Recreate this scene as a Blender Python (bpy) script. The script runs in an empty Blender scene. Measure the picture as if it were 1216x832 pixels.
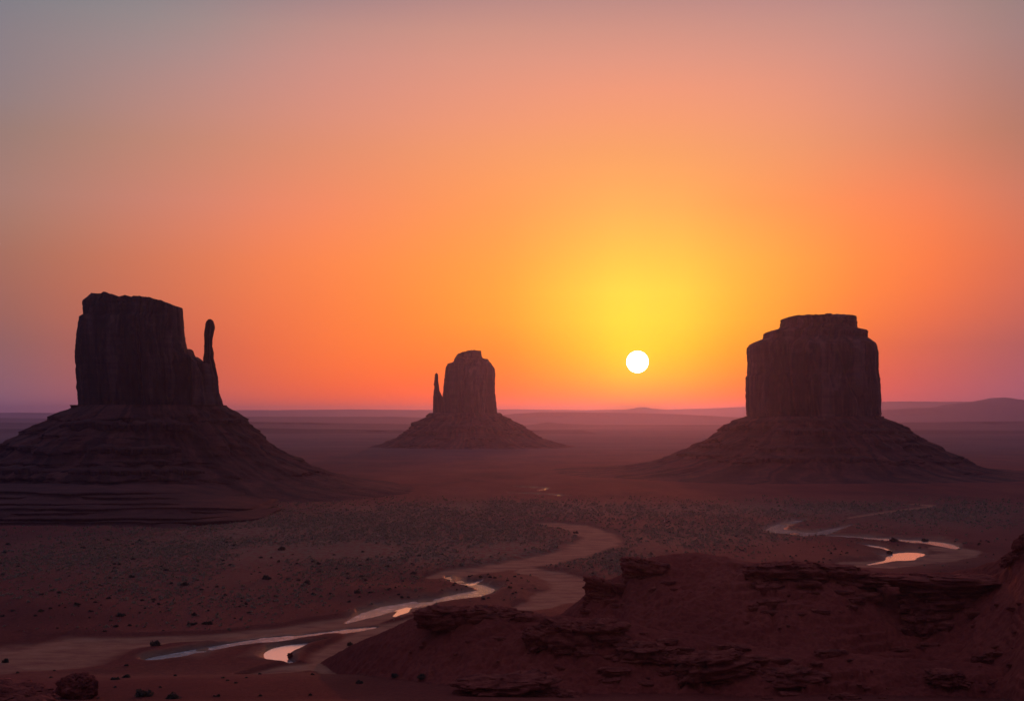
import bpy, math, random
import numpy as np
from mathutils import Vector

random.seed(7)
RNG = np.random.default_rng(11)
R = math.radians
scene = bpy.context.scene
COL = scene.collection

# ------------------------------------------------------------------ camera
F = 1468.0            # focal length in pixels of the 1216 px wide photograph
CX, HY = 608.0, 492.0  # principal column, true horizon row
CAMZ = 100.0
cam_d = bpy.data.cameras.new('camera')
cam = bpy.data.objects.new('camera', cam_d)
COL.objects.link(cam)
cam.location = (0, 0, CAMZ)
cam.rotation_euler = (R(90), 0, 0)
cam_d.sensor_width = 36
cam_d.lens = 36 * F / 1216
cam_d.shift_y = (HY - 416) / 1216
cam_d.clip_start = 0.5
cam_d.clip_end = 250000
scene.camera = cam

scene.view_settings.view_transform = 'Standard'
scene.view_settings.look = 'None'
scene.view_settings.exposure = 0
scene.view_settings.gamma = 1
scene.view_settings.use_curve_mapping = False
scene.cycles.use_denoising = True
try:
    scene.cycles.denoiser = 'OPENIMAGEDENOISE'
    scene.cycles.denoising_input_passes = 'RGB_ALBEDO_NORMAL'
    scene.cycles.denoising_prefilter = 'ACCURATE'
except Exception:
    pass
scene.cycles.max_bounces = 6
scene.cycles.diffuse_bounces = 2
scene.cycles.glossy_bounces = 2
scene.cycles.volume_bounces = 2
scene.cycles.sample_clamp_indirect = 3

# ------------------------------------------------------------------ sun direction
SUN_PX, SUN_PY = 757.0, 429.5
SUN_AZ = math.atan((SUN_PX - CX) / F)
SUN_EL = math.atan((HY - SUN_PY) / F * math.cos(SUN_AZ))
SUN_DIR = Vector((math.sin(SUN_AZ) * math.cos(SUN_EL), math.cos(SUN_AZ) * math.cos(SUN_EL), math.sin(SUN_EL)))

# ------------------------------------------------------------------ sky
SKY_PX = [-900, -350, 0, 200, 400, 600, 757, 900, 1050, 1216, 1550, 2150]
SKY = {   # photograph row: colours (sRGB) along the columns above
    0:   [(72, 78, 102), (98, 106, 122), (118, 124, 134), (143, 132, 141), (171, 134, 139), (192, 139, 137), (195, 140, 137), (191, 138, 139), (177, 134, 139), (149, 122, 128), (110, 105, 122), (62, 66, 90)],
    55:  [(89, 94, 124), (106, 108, 122), (140, 128, 132), (165, 140, 142), (205, 145, 138), (222, 150, 135), (225, 150, 135), (218, 148, 136), (200, 143, 138), (165, 130, 130), (116, 106, 120), (66, 68, 90)],
    130: [(91, 94, 121), (112, 106, 116), (150, 128, 128), (190, 138, 132), (225, 145, 128), (245, 152, 122), (252, 155, 118), (245, 152, 122), (220, 142, 126), (180, 125, 118), (120, 102, 112), (68, 68, 90)],
    185: [(94, 94, 121), (116, 104, 110), (160, 125, 115), (200, 135, 118), (235, 143, 112), (253, 155, 105), (255, 162, 102), (250, 155, 107), (232, 140, 110), (190, 122, 105), (124, 100, 104), (70, 68, 88)],
    250: [(94, 91, 121), (118, 100, 106), (165, 122, 112), (205, 128, 108), (245, 142, 98), (255, 160, 85), (255, 175, 85), (255, 160, 85), (250, 138, 88), (205, 118, 95), (128, 96, 100), (70, 66, 88)],
    310: [(94, 89, 121), (116, 94, 100), (165, 110, 95), (210, 118, 88), (252, 138, 78), (255, 165, 68), (255, 198, 70), (255, 175, 68), (255, 135, 70), (215, 108, 80), (130, 90, 96), (70, 64, 88)],
    360: [(91, 86, 121), (112, 88, 98), (160, 102, 92), (208, 110, 82), (250, 130, 70), (255, 165, 55), (255, 215, 62), (255, 172, 55), (250, 125, 65), (205, 100, 82), (126, 84, 96), (68, 62, 88)],
    430: [(86, 81, 121), (100, 82, 102), (140, 95, 100), (190, 95, 82), (240, 110, 62), (255, 125, 45), (255, 185, 25), (255, 130, 40), (215, 95, 75), (165, 88, 95), (112, 78, 100), (64, 60, 88)],
    480: [(81, 78, 118), (92, 78, 104), (130, 92, 108), (172, 92, 95), (218, 90, 70), (252, 98, 52), (255, 118, 40), (254, 95, 50), (195, 85, 85), (150, 88, 105), (102, 76, 104), (60, 58, 88)],
}
HAZE_DENSITY = 4.5e-5
SKY_REAR = (40, 41, 72)
SKY_ZENITH = (100, 98, 136)


for _row, _c in SKY.items():      # cooler, bluer dusk away from the sun, beyond the sides of the view; a duller upper sky
    for _j in (0, 1, 10, 11):
        _c[_j] = (_c[_j][0] * 0.84, _c[_j][1] * 0.97, _c[_j][2] * 1.22)
    if 200 < _row < 400:
        for _j in (4, 5, 7, 8):
            _c[_j] = (_c[_j][0] * 0.985, _c[_j][1] * 0.955, _c[_j][2] * 0.97)
    if _row < 200:
        SKY[_row] = [(r * 0.96, g * 0.98, b * (0.96 if 2 < j < 10 else 1.0)) for j, (r, g, b) in enumerate(_c)]


def lin(c):
    c = np.asarray(c, float) / 255.0
    return np.where(c <= 0.04045, c / 12.92, ((c + 0.055) / 1.055) ** 2.4)


def smooth_interp(x, xs, ys):
    """monotone cubic interpolation of rows ys at xs"""
    xs = np.asarray(xs, float); ys = np.asarray(ys, float)
    d = np.diff(ys, axis=0) / np.diff(xs)[:, None]
    m = np.zeros_like(ys)
    m[1:-1] = np.where(d[1:] * d[:-1] > 0, 2 * d[1:] * d[:-1] / (d[1:] + d[:-1] + 1e-12), 0)
    m[0], m[-1] = d[0], d[-1]
    x = np.clip(x, xs[0], xs[-1])
    i = np.clip(np.searchsorted(xs, x) - 1, 0, len(xs) - 2)
    h = (xs[i + 1] - xs[i])[:, None]
    t = ((x - xs[i]) / (xs[i + 1] - xs[i]))[:, None]
    return ((2 * t**3 - 3 * t**2 + 1) * ys[i] + (t**3 - 2 * t**2 + t) * h * m[i]
            + (-2 * t**3 + 3 * t**2) * ys[i + 1] + (t**3 - t**2) * h * m[i + 1])


def build_world():
    w = bpy.data.worlds.new('World')
    scene.world = w
    w.use_nodes = True
    nt = w.node_tree
    nt.nodes.clear()
    N, L = nt.nodes.new, nt.links.new
    out = N('ShaderNodeOutputWorld')
    bg = N('ShaderNodeBackground')
    tc = N('ShaderNodeTexCoord')
    sep = N('ShaderNodeSeparateXYZ')
    L(tc.outputs['Generated'], sep.inputs[0])

    def math_n(op, a, b=None, c=None, clamp=False):
        n = N('ShaderNodeMath'); n.operation = op; n.use_clamp = clamp
        for k, v in enumerate((a, b, c)):
            if v is None:
                continue
            if isinstance(v, (int, float)):
                n.inputs[k].default_value = v
            else:
                L(v, n.inputs[k])
        return n.outputs[0]
    az = math_n('ARCTAN2', sep.outputs[0], sep.outputs[1])          # 0 = straight ahead
    el = math_n('ARCSINE', sep.outputs[2])
    AZ_MAX = R(100)
    fac = math_n('MULTIPLY_ADD', az, 0.5 / AZ_MAX, 0.5, clamp=True)
    pys = sorted(SKY, reverse=True)
    cols = np.array([[lin(c) for c in SKY[p]] for p in pys])        # rows x cols x 3
    az_cols = np.array([math.atan((p - CX) / F) for p in SKY_PX])
    az_all = np.concatenate([[-AZ_MAX], az_cols, [AZ_MAX]])
    rear = np.tile(lin(SKY_REAR), (len(pys), 1))[:, None, :]
    cols = np.concatenate([rear, cols, rear], axis=1)
    el_rows = np.array([math.atan((HY - p) / F) for p in pys])
    # the air in front of the low sky takes some of its light: start from the sky as it is behind that air
    for i, e in enumerate(el_rows):
        T = max(0.5, math.exp(-HAZE_DENSITY * min(230 / math.sin(max(e, 0.004)), 36000)))
        for j, a in enumerate(az_all):
            k = math.exp(-((a - SUN_AZ) / R(11))**2)
            S = np.array([0.13, 0.075, 0.11]) * (1 - k) + np.array([0.34, 0.07, 0.06]) * k
            cols[i, j] = np.maximum((cols[i, j] - (1 - T) * S) / T, 0.25 * cols[i, j])
    # dense rows
    el_d = np.concatenate([[R(0.0)], np.linspace(R(0.45), R(18.5), 15)])
    az_d = np.concatenate([[-AZ_MAX, -R(60), -R(40)], np.linspace(-R(30), R(32), 24), [R(42), R(60), AZ_MAX]])
    flat = cols.reshape(len(pys), -1)
    rows_d = smooth_interp(el_d, el_rows, flat).reshape(len(el_d), len(az_all), 3)
    prev = None
    prev_el = 0
    for k, e in enumerate(el_d):
        prof = smooth_interp(az_d, az_all, rows_d[k])
        rp = N('ShaderNodeValToRGB')
        rp.color_ramp.interpolation = 'LINEAR'
        els = rp.color_ramp.elements
        pos = 0.5 + 0.5 * az_d / AZ_MAX
        while len(els) < len(pos):
            els.new(0.5)
        for q, (p, c) in enumerate(zip(pos, prof)):
            els[q].position = float(min(max(p, 0), 1))
        for q, (p, c) in enumerate(zip(pos, prof)):
            els[q].color = (max(float(c[0]), 0), max(float(c[1]), 0), max(float(c[2]), 0), 1)
        L(fac, rp.inputs[0])
        if prev is None:
            prev = rp.outputs[0]
        else:
            f = math_n('DIVIDE', math_n('SUBTRACT', el, float(prev_el)), float(e - prev_el), clamp=True)
            mx = N('ShaderNodeMixRGB')
            L(f, mx.inputs[0]); L(prev, mx.inputs[1]); L(rp.outputs[0], mx.inputs[2])
            prev = mx.outputs[0]
        prev_el = e
    # above the frame: fade to the dusk zenith
    f = math_n('POWER', math_n('DIVIDE', math_n('SUBTRACT', el, R(18.5)), R(45), clamp=True), 0.8)
    mx = N('ShaderNodeMixRGB')
    mx.inputs[2].default_value = (*lin(SKY_ZENITH), 1)
    L(f, mx.inputs[0]); L(prev, mx.inputs[1])
    # aureole round the sun
    dn = N('ShaderNodeVectorMath'); dn.operation = 'DOT_PRODUCT'
    L(tc.outputs['Generated'], dn.inputs[0]); dn.inputs[1].default_value = SUN_DIR
    ang = math_n('ARCCOSINE', math_n('MINIMUM', dn.outputs['Value'], 1.0))
    glow = math_n('EXPONENT', math_n('MULTIPLY', ang, -1 / R(1.7)))
    au = N('ShaderNodeMixRGB'); au.blend_type = 'ADD'
    L(math_n('MULTIPLY', glow, 0.36), au.inputs[0]); L(mx.outputs[0], au.inputs[1])
    au.inputs[2].default_value = (1.0, 0.52, 0.03, 1)
    mx = au
    # a little of the physical dusk sky on top
    sky = N('ShaderNodeTexSky')
    sky.sky_type = 'NISHITA'
    sky.sun_disc = False
    sky.sun_elevation = SUN_EL
    sky.sun_rotation = SUN_AZ
    sky.dust_density = 3.0
    mul = N('ShaderNodeMixRGB'); mul.blend_type = 'ADD'
    mul.inputs[0].default_value = 0.003
    L(mx.outputs[0], mul.inputs[1]); L(sky.outputs[0], mul.inputs[2])
    L(mul.outputs[0], bg.inputs['Color'])
    bg.inputs['Strength'].default_value = 1.0
    L(bg.outputs[0], out.inputs['Surface'])
    w.cycles.sampling_method = 'MANUAL'
    w.cycles.sample_map_resolution = 1024


build_world()

sun_d = bpy.data.lights.new('sun_lamp', 'SUN')
sun_d.energy = 0.42
sun_d.angle = R(1.05)
sun_d.color = (1.0, 0.17, 0.09)
sun_o = bpy.data.objects.new('sun_lamp', sun_d)
COL.objects.link(sun_o)
LAMP_EL = SUN_EL + R(1.6)
lamp_dir = Vector((math.sin(SUN_AZ) * math.cos(LAMP_EL), math.cos(SUN_AZ) * math.cos(LAMP_EL), math.sin(LAMP_EL)))
sun_o.rotation_euler = lamp_dir.to_track_quat('Z', 'Y').to_euler()
sun_o.location = (0, 0, 500)

HAZE_COLOR = (0.53, 0.60, 1.0)
HAZE_ANISO = 0.80


# ------------------------------------------------------------------ noise
def _hash(ix, iy, iz, seed):
    h = (ix.astype(np.uint32) * np.uint32(374761393) + iy.astype(np.uint32) * np.uint32(668265263)
         + iz.astype(np.uint32) * np.uint32(2147483647) + np.uint32(seed * 1274126177 & 0xffffffff))
    h = (h ^ (h >> np.uint32(13))) * np.uint32(1274126177)
    h = (h ^ (h >> np.uint32(16))) * np.uint32(2246822519)
    h = h ^ (h >> np.uint32(15))
    return h.astype(np.float64) / 4294967295.0


def noise2(x, y, seed=0):
    x = np.asarray(x, float); y = np.asarray(y, float)
    x, y = np.broadcast_arrays(x, y)
    ix = np.floor(x).astype(np.int64); iy = np.floor(y).astype(np.int64)
    fx = x - ix; fy = y - iy
    fx = fx**3 * (fx * (fx * 6 - 15) + 10); fy = fy**3 * (fy * (fy * 6 - 15) + 10)
    z = np.zeros_like(ix)
    a = _hash(ix, iy, z, seed); b = _hash(ix + 1, iy, z, seed)
    c = _hash(ix, iy + 1, z, seed); d = _hash(ix + 1, iy + 1, z, seed)
    return ((a + (b - a) * fx) * (1 - fy) + (c + (d - c) * fx) * fy) * 2 - 1


def noise3(x, y, z, seed=0):
    x, y, z = np.broadcast_arrays(np.asarray(x, float), np.asarray(y, float), np.asarray(z, float))
    ix = np.floor(x).astype(np.int64); iy = np.floor(y).astype(np.int64); iz = np.floor(z).astype(np.int64)
    fx = x - ix; fy = y - iy; fz = z - iz
    fx = fx * fx * (3 - 2 * fx); fy = fy * fy * (3 - 2 * fy); fz = fz * fz * (3 - 2 * fz)
    r = 0
    for dx in (0, 1):
        for dy in (0, 1):
            for dz in (0, 1):
                wgt = (fx if dx else 1 - fx) * (fy if dy else 1 - fy) * (fz if dz else 1 - fz)
                r = r + wgt * _hash(ix + dx, iy + dy, iz + dz, seed)
    return r * 2 - 1


def fbm2(x, y, seed=0, octv=4, gain=0.5):
    s, a, t = 0, 1.0, 0
    for k in range(octv):
        s = s + a * noise2(x * 2**k + k * 17.3, y * 2**k - k * 9.1, seed + k); t += a; a *= gain
    return s / t


def fbm3(x, y, z, seed=0, octv=4, gain=0.5):
    s, a, t = 0, 1.0, 0
    for k in range(octv):
        s = s + a * noise3(x * 2**k + k * 17.3, y * 2**k - k * 9.1, z * 2**k + k * 3.7, seed + k); t += a; a *= gain
    return s / t


def sstep(a, b, x):
    t = np.clip((x - a) / (b - a), 0, 1)
    return t * t * (3 - 2 * t)


# ------------------------------------------------------------------ mesh helpers
def make_mesh(name, verts, faces, smooth=True, attrs=None):
    verts = np.asarray(verts, np.float32); faces = np.asarray(faces, np.int32)
    me = bpy.data.meshes.new(name)
    n = faces.shape[1]
    me.vertices.add(len(verts)); me.vertices.foreach_set('co', verts.ravel())
    me.loops.add(faces.size); me.loops.foreach_set('vertex_index', faces.ravel())
    me.polygons.add(len(faces))
    me.polygons.foreach_set('loop_start', np.arange(0, faces.size, n, dtype=np.int32))
    me.polygons.foreach_set('loop_total', np.full(len(faces), n, np.int32))
    me.polygons.foreach_set('use_smooth', np.full(len(faces), smooth, bool))
    for k, v in (attrs or {}).items():
        at = me.attributes.new(k, 'FLOAT', 'POINT')
        at.data.foreach_set('value', np.asarray(v, np.float32))
    me.update(calc_edges=True)
    me.validate()
    return me


def add_obj(name, me, mat, parent=None, loc=None):
    o = bpy.data.objects.new(name, me)
    COL.objects.link(o)
    if mat is not None:
        me.materials.append(mat)
    if parent is not None:
        o.parent = parent
    if loc is not None:
        o.location = loc
    return o


def tag(o, label=None, cat=None, group=None, kind=None):
    for k, v in (('label', label), ('category', cat), ('group', group), ('kind', kind)):
        if v:
            o[k] = v
    return o


def empty(name, loc, label, cat, group=None):
    o = bpy.data.objects.new(name, None)
    COL.objects.link(o)
    o.location = loc
    return tag(o, label, cat, group)


def grid_faces(nr, nc, wrap=False):
    i = np.arange(nr - 1)[:, None]; j = np.arange(nc if wrap else nc - 1)[None, :]
    a = i * nc + j; b = i * nc + (j + 1) % nc
    return np.stack([a, b, b + nc, a + nc], -1).reshape(-1, 4)


def world_at(px, py, Y):
    return np.array([(px - CX) / F * Y, Y, CAMZ + (HY - py) / F * Y])


# ------------------------------------------------------------------ materials
def new_mat(name):
    m = bpy.data.materials.new(name)
    m.use_nodes = True
    nt = m.node_tree
    nt.nodes.clear()
    out = nt.nodes.new('ShaderNodeOutputMaterial')
    bs = nt.nodes.new('ShaderNodeBsdfPrincipled')
    nt.links.new(bs.outputs[0], out.inputs['Surface'])
    bs.inputs['Specular IOR Level'].default_value = 0.15
    bs.inputs['Roughness'].default_value = 0.9
    return m, nt, bs


def n_noise(nt, vec, scale, detail=5, rough=0.6):
    n = nt.nodes.new('ShaderNodeTexNoise')
    n.inputs['Scale'].default_value = scale
    n.inputs['Detail'].default_value = detail
    n.inputs['Roughness'].default_value = rough
    nt.links.new(vec, n.inputs['Vector'])
    return n.outputs['Fac']


def n_ramp(nt, fac, stops):
    n = nt.nodes.new('ShaderNodeValToRGB')
    e = n.color_ramp.elements
    while len(e) < len(stops):
        e.new(0.5)
    for k, (p, c) in enumerate(stops):
        e[k].position = p
        e[k].color = (*c, 1) if len(c) == 3 else c
    nt.links.new(fac, n.inputs[0])
    return n.outputs['Color']


def n_mix(nt, fac, a, b, blend='MIX'):
    n = nt.nodes.new('ShaderNodeMixRGB'); n.blend_type = blend
    for k, v in enumerate((fac, a, b)):
        if isinstance(v, (int, float)):
            n.inputs[k].default_value = v
        elif isinstance(v, tuple):
            n.inputs[k].default_value = (*v, 1)
        else:
            nt.links.new(v, n.inputs[k])
    return n.outputs[0]


def n_pos(nt, scale=(1, 1, 1)):
    g = nt.nodes.new('ShaderNodeNewGeometry')
    m = nt.nodes.new('ShaderNodeVectorMath'); m.operation = 'MULTIPLY'
    nt.links.new(g.outputs['Position'], m.inputs[0])
    m.inputs[1].default_value = scale
    return m.outputs[0]


def n_bump(nt, bs, height, strength, dist):
    b = nt.nodes.new('ShaderNodeBump')
    b.inputs['Strength'].default_value = strength
    b.inputs['Distance'].default_value = dist
    nt.links.new(height, b.inputs['Height'])
    nt.links.new(b.outputs[0], bs.inputs['Normal'])


def mat_cliff():
    m, nt, bs = new_mat('cliff_sandstone')
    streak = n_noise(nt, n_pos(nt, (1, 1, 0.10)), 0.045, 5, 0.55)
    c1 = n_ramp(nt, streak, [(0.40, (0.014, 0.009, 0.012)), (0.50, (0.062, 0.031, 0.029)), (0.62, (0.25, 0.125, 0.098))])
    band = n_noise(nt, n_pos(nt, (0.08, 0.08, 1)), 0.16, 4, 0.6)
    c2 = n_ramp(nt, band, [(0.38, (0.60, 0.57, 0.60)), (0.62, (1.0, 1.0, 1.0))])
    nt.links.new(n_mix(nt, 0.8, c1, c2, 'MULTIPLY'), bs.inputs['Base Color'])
    n_bump(nt, bs, n_noise(nt, n_pos(nt, (1, 1, 0.3)), 0.22, 8, 0.7), 1.0, 4.5)
    return m


def mat_talus(name='talus_rubble', rills=True, red=1.0):
    m, nt, bs = new_mat(name)
    a = n_noise(nt, n_pos(nt), 0.035, 8, 0.65)
    c = n_ramp(nt, a, [(0.32, (0.10, 0.034, 0.026)), (0.55, (0.18, 0.057, 0.040)), (0.75, (0.27, 0.092, 0.062))])
    strata = n_noise(nt, n_pos(nt, (0.03, 0.03, 1)), 0.13, 3, 0.5)
    c = n_mix(nt, 0.6, c, n_ramp(nt, strata, [(0.4, (0.62, 0.58, 0.60)), (0.6, (1, 1, 1))]), 'MULTIPLY')
    sp = n_noise(nt, n_pos(nt), 0.5, 2, 0.5)
    c = n_mix(nt, 1.0, c, n_ramp(nt, sp, [(0.55, (1, 1, 1)), (0.66, (0.62, 0.72, 0.66))]), 'MULTIPLY')
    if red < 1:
        c = n_mix(nt, 1.0, c, (0.55, 0.85, 1.0), 'MULTIPLY')  # bluish cast of distant haze put into the hill colour
    if rills:
        at = nt.nodes.new('ShaderNodeAttribute'); at.attribute_name = 'rill'
        c = n_mix(nt, 1.0, c, n_ramp(nt, at.outputs['Fac'], [(0.3, (0.50, 0.50, 0.54)), (0.7, (1.15, 1.12, 1.1))]), 'MULTIPLY')
    nt.links.new(c, bs.inputs['Base Color'])
    n_bump(nt, bs, n_noise(nt, n_pos(nt), 0.28, 8, 0.75), 1.0, 3.2)
    return m


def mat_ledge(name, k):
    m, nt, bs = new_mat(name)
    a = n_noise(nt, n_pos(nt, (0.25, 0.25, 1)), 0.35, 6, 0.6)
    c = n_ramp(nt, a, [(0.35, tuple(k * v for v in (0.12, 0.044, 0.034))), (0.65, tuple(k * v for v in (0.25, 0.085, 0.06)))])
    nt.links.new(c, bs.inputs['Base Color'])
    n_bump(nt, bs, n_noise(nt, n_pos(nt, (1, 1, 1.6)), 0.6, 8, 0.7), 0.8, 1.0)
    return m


def mat_rock():
    m, nt, bs = new_mat('red_rock')
    a = n_noise(nt, n_pos(nt, (0.4, 0.4, 1.6)), 0.45, 7, 0.65)
    c = n_ramp(nt, a, [(0.30, (0.14, 0.032, 0.022)), (0.50, (0.36, 0.074, 0.042)), (0.68, (0.55, 0.135, 0.075))])
    b = n_noise(nt, n_pos(nt), 2.2, 4, 0.7)
    c = n_mix(nt, 0.7, c, n_ramp(nt, b, [(0.35, (0.6, 0.6, 0.62)), (0.6, (1, 1, 1))]), 'MULTIPLY')
    nt.links.new(c, bs.inputs['Base Color'])
    n_bump(nt, bs, n_noise(nt, n_pos(nt, (1, 1, 2.0)), 0.9, 9, 0.74), 1.0, 0.9)
    return m


def mat_ground(name='desert_ground', gain=1.0):
    m, nt, bs = new_mat(name)
    P = n_pos(nt)
    big = n_noise(nt, n_pos(nt, (0.7, 0.35, 1)), 0.012, 6, 0.6)
    c = n_ramp(nt, big, [(p, tuple(gain * v for v in q)) for p, q in [(0.34, (0.17, 0.030, 0.018)), (0.50, (0.26, 0.047, 0.026)), (0.66, (0.33, 0.075, 0.042))]])
    fine = n_noise(nt, P, 0.55, 8, 0.7)
    c = n_mix(nt, 0.8, c, n_ramp(nt, fine, [(0.32, (0.52, 0.50, 0.52)), (0.62, (1, 1, 1))]), 'MULTIPLY')
    at = nt.nodes.new('ShaderNodeAttribute'); at.attribute_name = 'sand'
    sn = n_noise(nt, n_pos(nt, (0.5, 1.0, 1)), 0.12, 7, 0.65)
    sandc = n_ramp(nt, sn, [(0.30, (0.34, 0.105, 0.062)), (0.52, (0.52, 0.215, 0.10)), (0.72, (0.62, 0.29, 0.15))])
    c = n_mix(nt, at.outputs['Fac'], c, sandc)
    at2 = nt.nodes.new('ShaderNodeAttribute'); at2.attribute_name = 'litter'
    ln = n_noise(nt, n_pos(nt, (0.5, 0.5, 1)), 0.45, 6, 0.7)
    lf = nt.nodes.new('ShaderNodeMath'); lf.operation = 'MULTIPLY'
    ramp = n_ramp(nt, ln, [(0.42, (0, 0, 0)), (0.58, (1, 1, 1))])
    nt.links.new(ramp, lf.inputs[0]); nt.links.new(at2.outputs['Fac'], lf.inputs[1])
    c = n_mix(nt, lf.outputs[0], c, (0.25, 0.18, 0.10))
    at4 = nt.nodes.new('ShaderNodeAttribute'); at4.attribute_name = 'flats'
    c = n_mix(nt, at4.outputs['Fac'], c, n_ramp(nt, n_noise(nt, n_pos(nt, (0.4, 1, 1)), 0.0035, 5, 0.6), [(0.35, (0.055, 0.050, 0.058)), (0.65, (0.125, 0.095, 0.095))]))  # bluish haze over the far plain mixed into the ground colour
    at3 = nt.nodes.new('ShaderNodeAttribute'); at3.attribute_name = 'wet'
    c = n_mix(nt, at3.outputs['Fac'], c, n_mix(nt, 1.0, c, (0.34, 0.36, 0.42), 'MULTIPLY'))
    mr = nt.nodes.new('ShaderNodeMath'); mr.operation = 'MULTIPLY_ADD'
    nt.links.new(at3.outputs['Fac'], mr.inputs[0]); mr.inputs[1].default_value = -0.5; mr.inputs[2].default_value = 0.92
    nt.links.new(mr.outputs[0], bs.inputs['Roughness'])
    nt.links.new(c, bs.inputs['Base Color'])
    n_bump(nt, bs, n_noise(nt, P, 0.5, 10, 0.72), 1.0, 1.0)
    return m


def mat_water(name, rough, ripple, tint, scale=(0.35, 0.8, 1)):
    m, nt, bs = new_mat(name)
    bs.inputs['Base Color'].default_value = (*tint, 1)
    bs.inputs['Metallic'].default_value = 0.9
    bs.inputs['Roughness'].default_value = rough
    if name == 'rippled_stream':
        f = n_noise(nt, n_pos(nt, (0.16, 0.22, 1)), 1.0, 5, 0.75)
        nt.links.new(n_ramp(nt, f, [(0.42, (0.10, 0.15, 0.26)), (0.55, (0.20, 0.27, 0.42)), (0.63, (0.72, 0.75, 0.92))]), bs.inputs['Base Color'])  # shaded ripples and pale glints painted into the water colour
    if ripple > 0:
        n_bump(nt, bs, n_noise(nt, n_pos(nt, scale), 1.0, 6, 0.7), ripple, 0.25)
    return m


def mat_leaf(name, a, b):
    m, nt, bs = new_mat(name)
    n = n_noise(nt, n_pos(nt), 0.9, 3, 0.6)
    c = n_ramp(nt, n, [(0.35, a), (0.65, b)])
    nt.links.new(c, bs.inputs['Base Color'])
    tr = nt.nodes.new('ShaderNodeBsdfTranslucent')
    mx = nt.nodes.new('ShaderNodeMixShader')
    mx.inputs[0].default_value = 0.42
    nt.links.new(c, tr.inputs['Color'])
    nt.links.new(bs.outputs[0], mx.inputs[1]); nt.links.new(tr.outputs[0], mx.inputs[2])
    nt.links.new(mx.outputs[0], [q for q in nt.nodes if q.type == 'OUTPUT_MATERIAL'][0].inputs['Surface'])
    return m


M_CLIFF, M_TALUS = mat_cliff(), mat_talus()
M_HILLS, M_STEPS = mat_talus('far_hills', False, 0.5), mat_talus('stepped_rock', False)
M_LEDGE_SHADED, M_TERR = mat_ledge('ledge_sandstone_shaded', 0.5), mat_ledge('terrace_sandstone', 0.95)  # ledge colour darkened to stand in for shade on the ledge faces
M_ROCK, M_GROUND, M_RIDGE = mat_rock(), mat_ground(), mat_ground('red_ridge_soil', 1.45)
M_STREAM = mat_water('rippled_stream', 0.16, 1.0, (0.52, 0.54, 0.62), (0.5, 0.9, 1))
M_POOL = mat_water('still_pool', 0.20, 0.15, (0.90, 0.93, 0.98), (1.2, 1.6, 1))
M_SAGE = mat_leaf('sagebrush', (0.23, 0.20, 0.115), (0.42, 0.36, 0.23))
M_SHRUB = mat_leaf('desert_shrub', (0.055, 0.055, 0.034), (0.14, 0.13, 0.085))

# ------------------------------------------------------------------ winding tracks, stream and pools: lines on the plain
# each point: photograph column, row and half height in rows on the flat plain (= a place on the plain)
ROADS = {
    'main': [(-90, 792, 12), (0, 783, 12), (55, 774, 15), (110, 763, 11), (170, 757, 6), (250, 753, 4.5), (330, 746, 4.5), (400, 737, 5.5), (455, 727, 5), (500, 715, 3)],
    'upper': [(515, 683, 2.5), (545, 677, 4), (600, 670, 4.5), (650, 661, 5), (690, 651, 6), (711, 640, 6), (703, 630, 5), (676, 623, 3.5), (640, 620, 1.5)],
    'loop': [(600, 723, 1.5), (622, 720, 4), (655, 710, 6), (684, 696, 8), (664, 683, 5), (628, 675, 4)],
    'spur': [(500, 731, 3), (452, 745, 5), (412, 763, 6), (393, 780, 8), (410, 796, 6), (455, 803, 4)],
    'lower': [(290, 800, 2), (345, 790, 5), (398, 784, 6)],
    'wash': [(1000, 667, 3), (1055, 667, 5), (1100, 661, 6), (1150, 654, 4), (1110, 648, 2)],
    'far': [(1010, 613, 1.2), (1040, 608, 1.2), (1070, 604, 1.2), (1110, 599, 1.0), (1075, 597, .6)],
}
STREAMS = {
    'a': [(168, 780, .5), (180, 777.5, 2), (205, 773, 3), (240, 766, 3.0), (290, 758.5, 2.8), (350, 751.5, 2.5), (400, 745.5, 2.2), (447, 739.5, .6)],
    'b': [(410, 735, .4), (440, 724, 2.8), (480, 715.5, 3.4), (520, 709, 3.0), (552, 703, 3.6), (577, 697, 2.6), (562, 691.5, 2.4), (545, 687.5, 2.3), (533, 681, 1.2)],
    'c': [(956, 615, .6), (934, 620, 2), (922, 625.5, 2.6), (942, 630.5, 2.2), (972, 631.5, 2), (987, 627, 1.5), (1012, 621, .6)],
    'd': [(972, 632.5, .8), (1030, 636.5, 1.4), (1075, 639.5, 1.8), (1118, 643, 2.4), (1138, 648, .8)],
}
POOLS = {
    'e': [(388, 756, .5), (352, 761.5, 2.2), (329, 768.5, 3.6), (329, 774.5, 3.6), (343, 781, 1.5)],
    'f': [(468, 727, .6), (478, 721.5, 1.8), (486, 716.5, .6)],
    'g': [(1020, 643.5, .6), (1042, 647, 1.5), (1058, 651, .9)],
    'h': [(1030, 667, .5), (1054, 662.5, 1.2), (1076, 656.5, 4.2), (1098, 654.5, .8)],
    'i': [(556, 690.5, .8), (577, 684, .9)],
    'j': [(604, 584, .25), (640, 585, .5), (678, 587, .25)],
    'k': [(612, 576.6, .2), (650, 578, .4), (640, 581, .3)],
}
ASPECT = 4.0


def dense(pts, per=10):
    pts = np.asarray(pts, float)
    P = np.vstack([2 * pts[0] - pts[1], pts, 2 * pts[-1] - pts[-2]])
    out = []
    for i in range(1, len(P) - 2):
        for t in np.linspace(0, 1, per, endpoint=False):
            a, b, c, d = P[i - 1], P[i], P[i + 1], P[i + 2]
            out.append(0.5 * (2 * b + (c - a) * t + (2 * a - 5 * b + 4 * c - d) * t * t + (3 * b - 3 * c + d - a) * t**3))
    out.append(P[-2])
    out = np.array(out)
    out[:, 2] = np.maximum(out[:, 2], 0.15)
    return out


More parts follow.
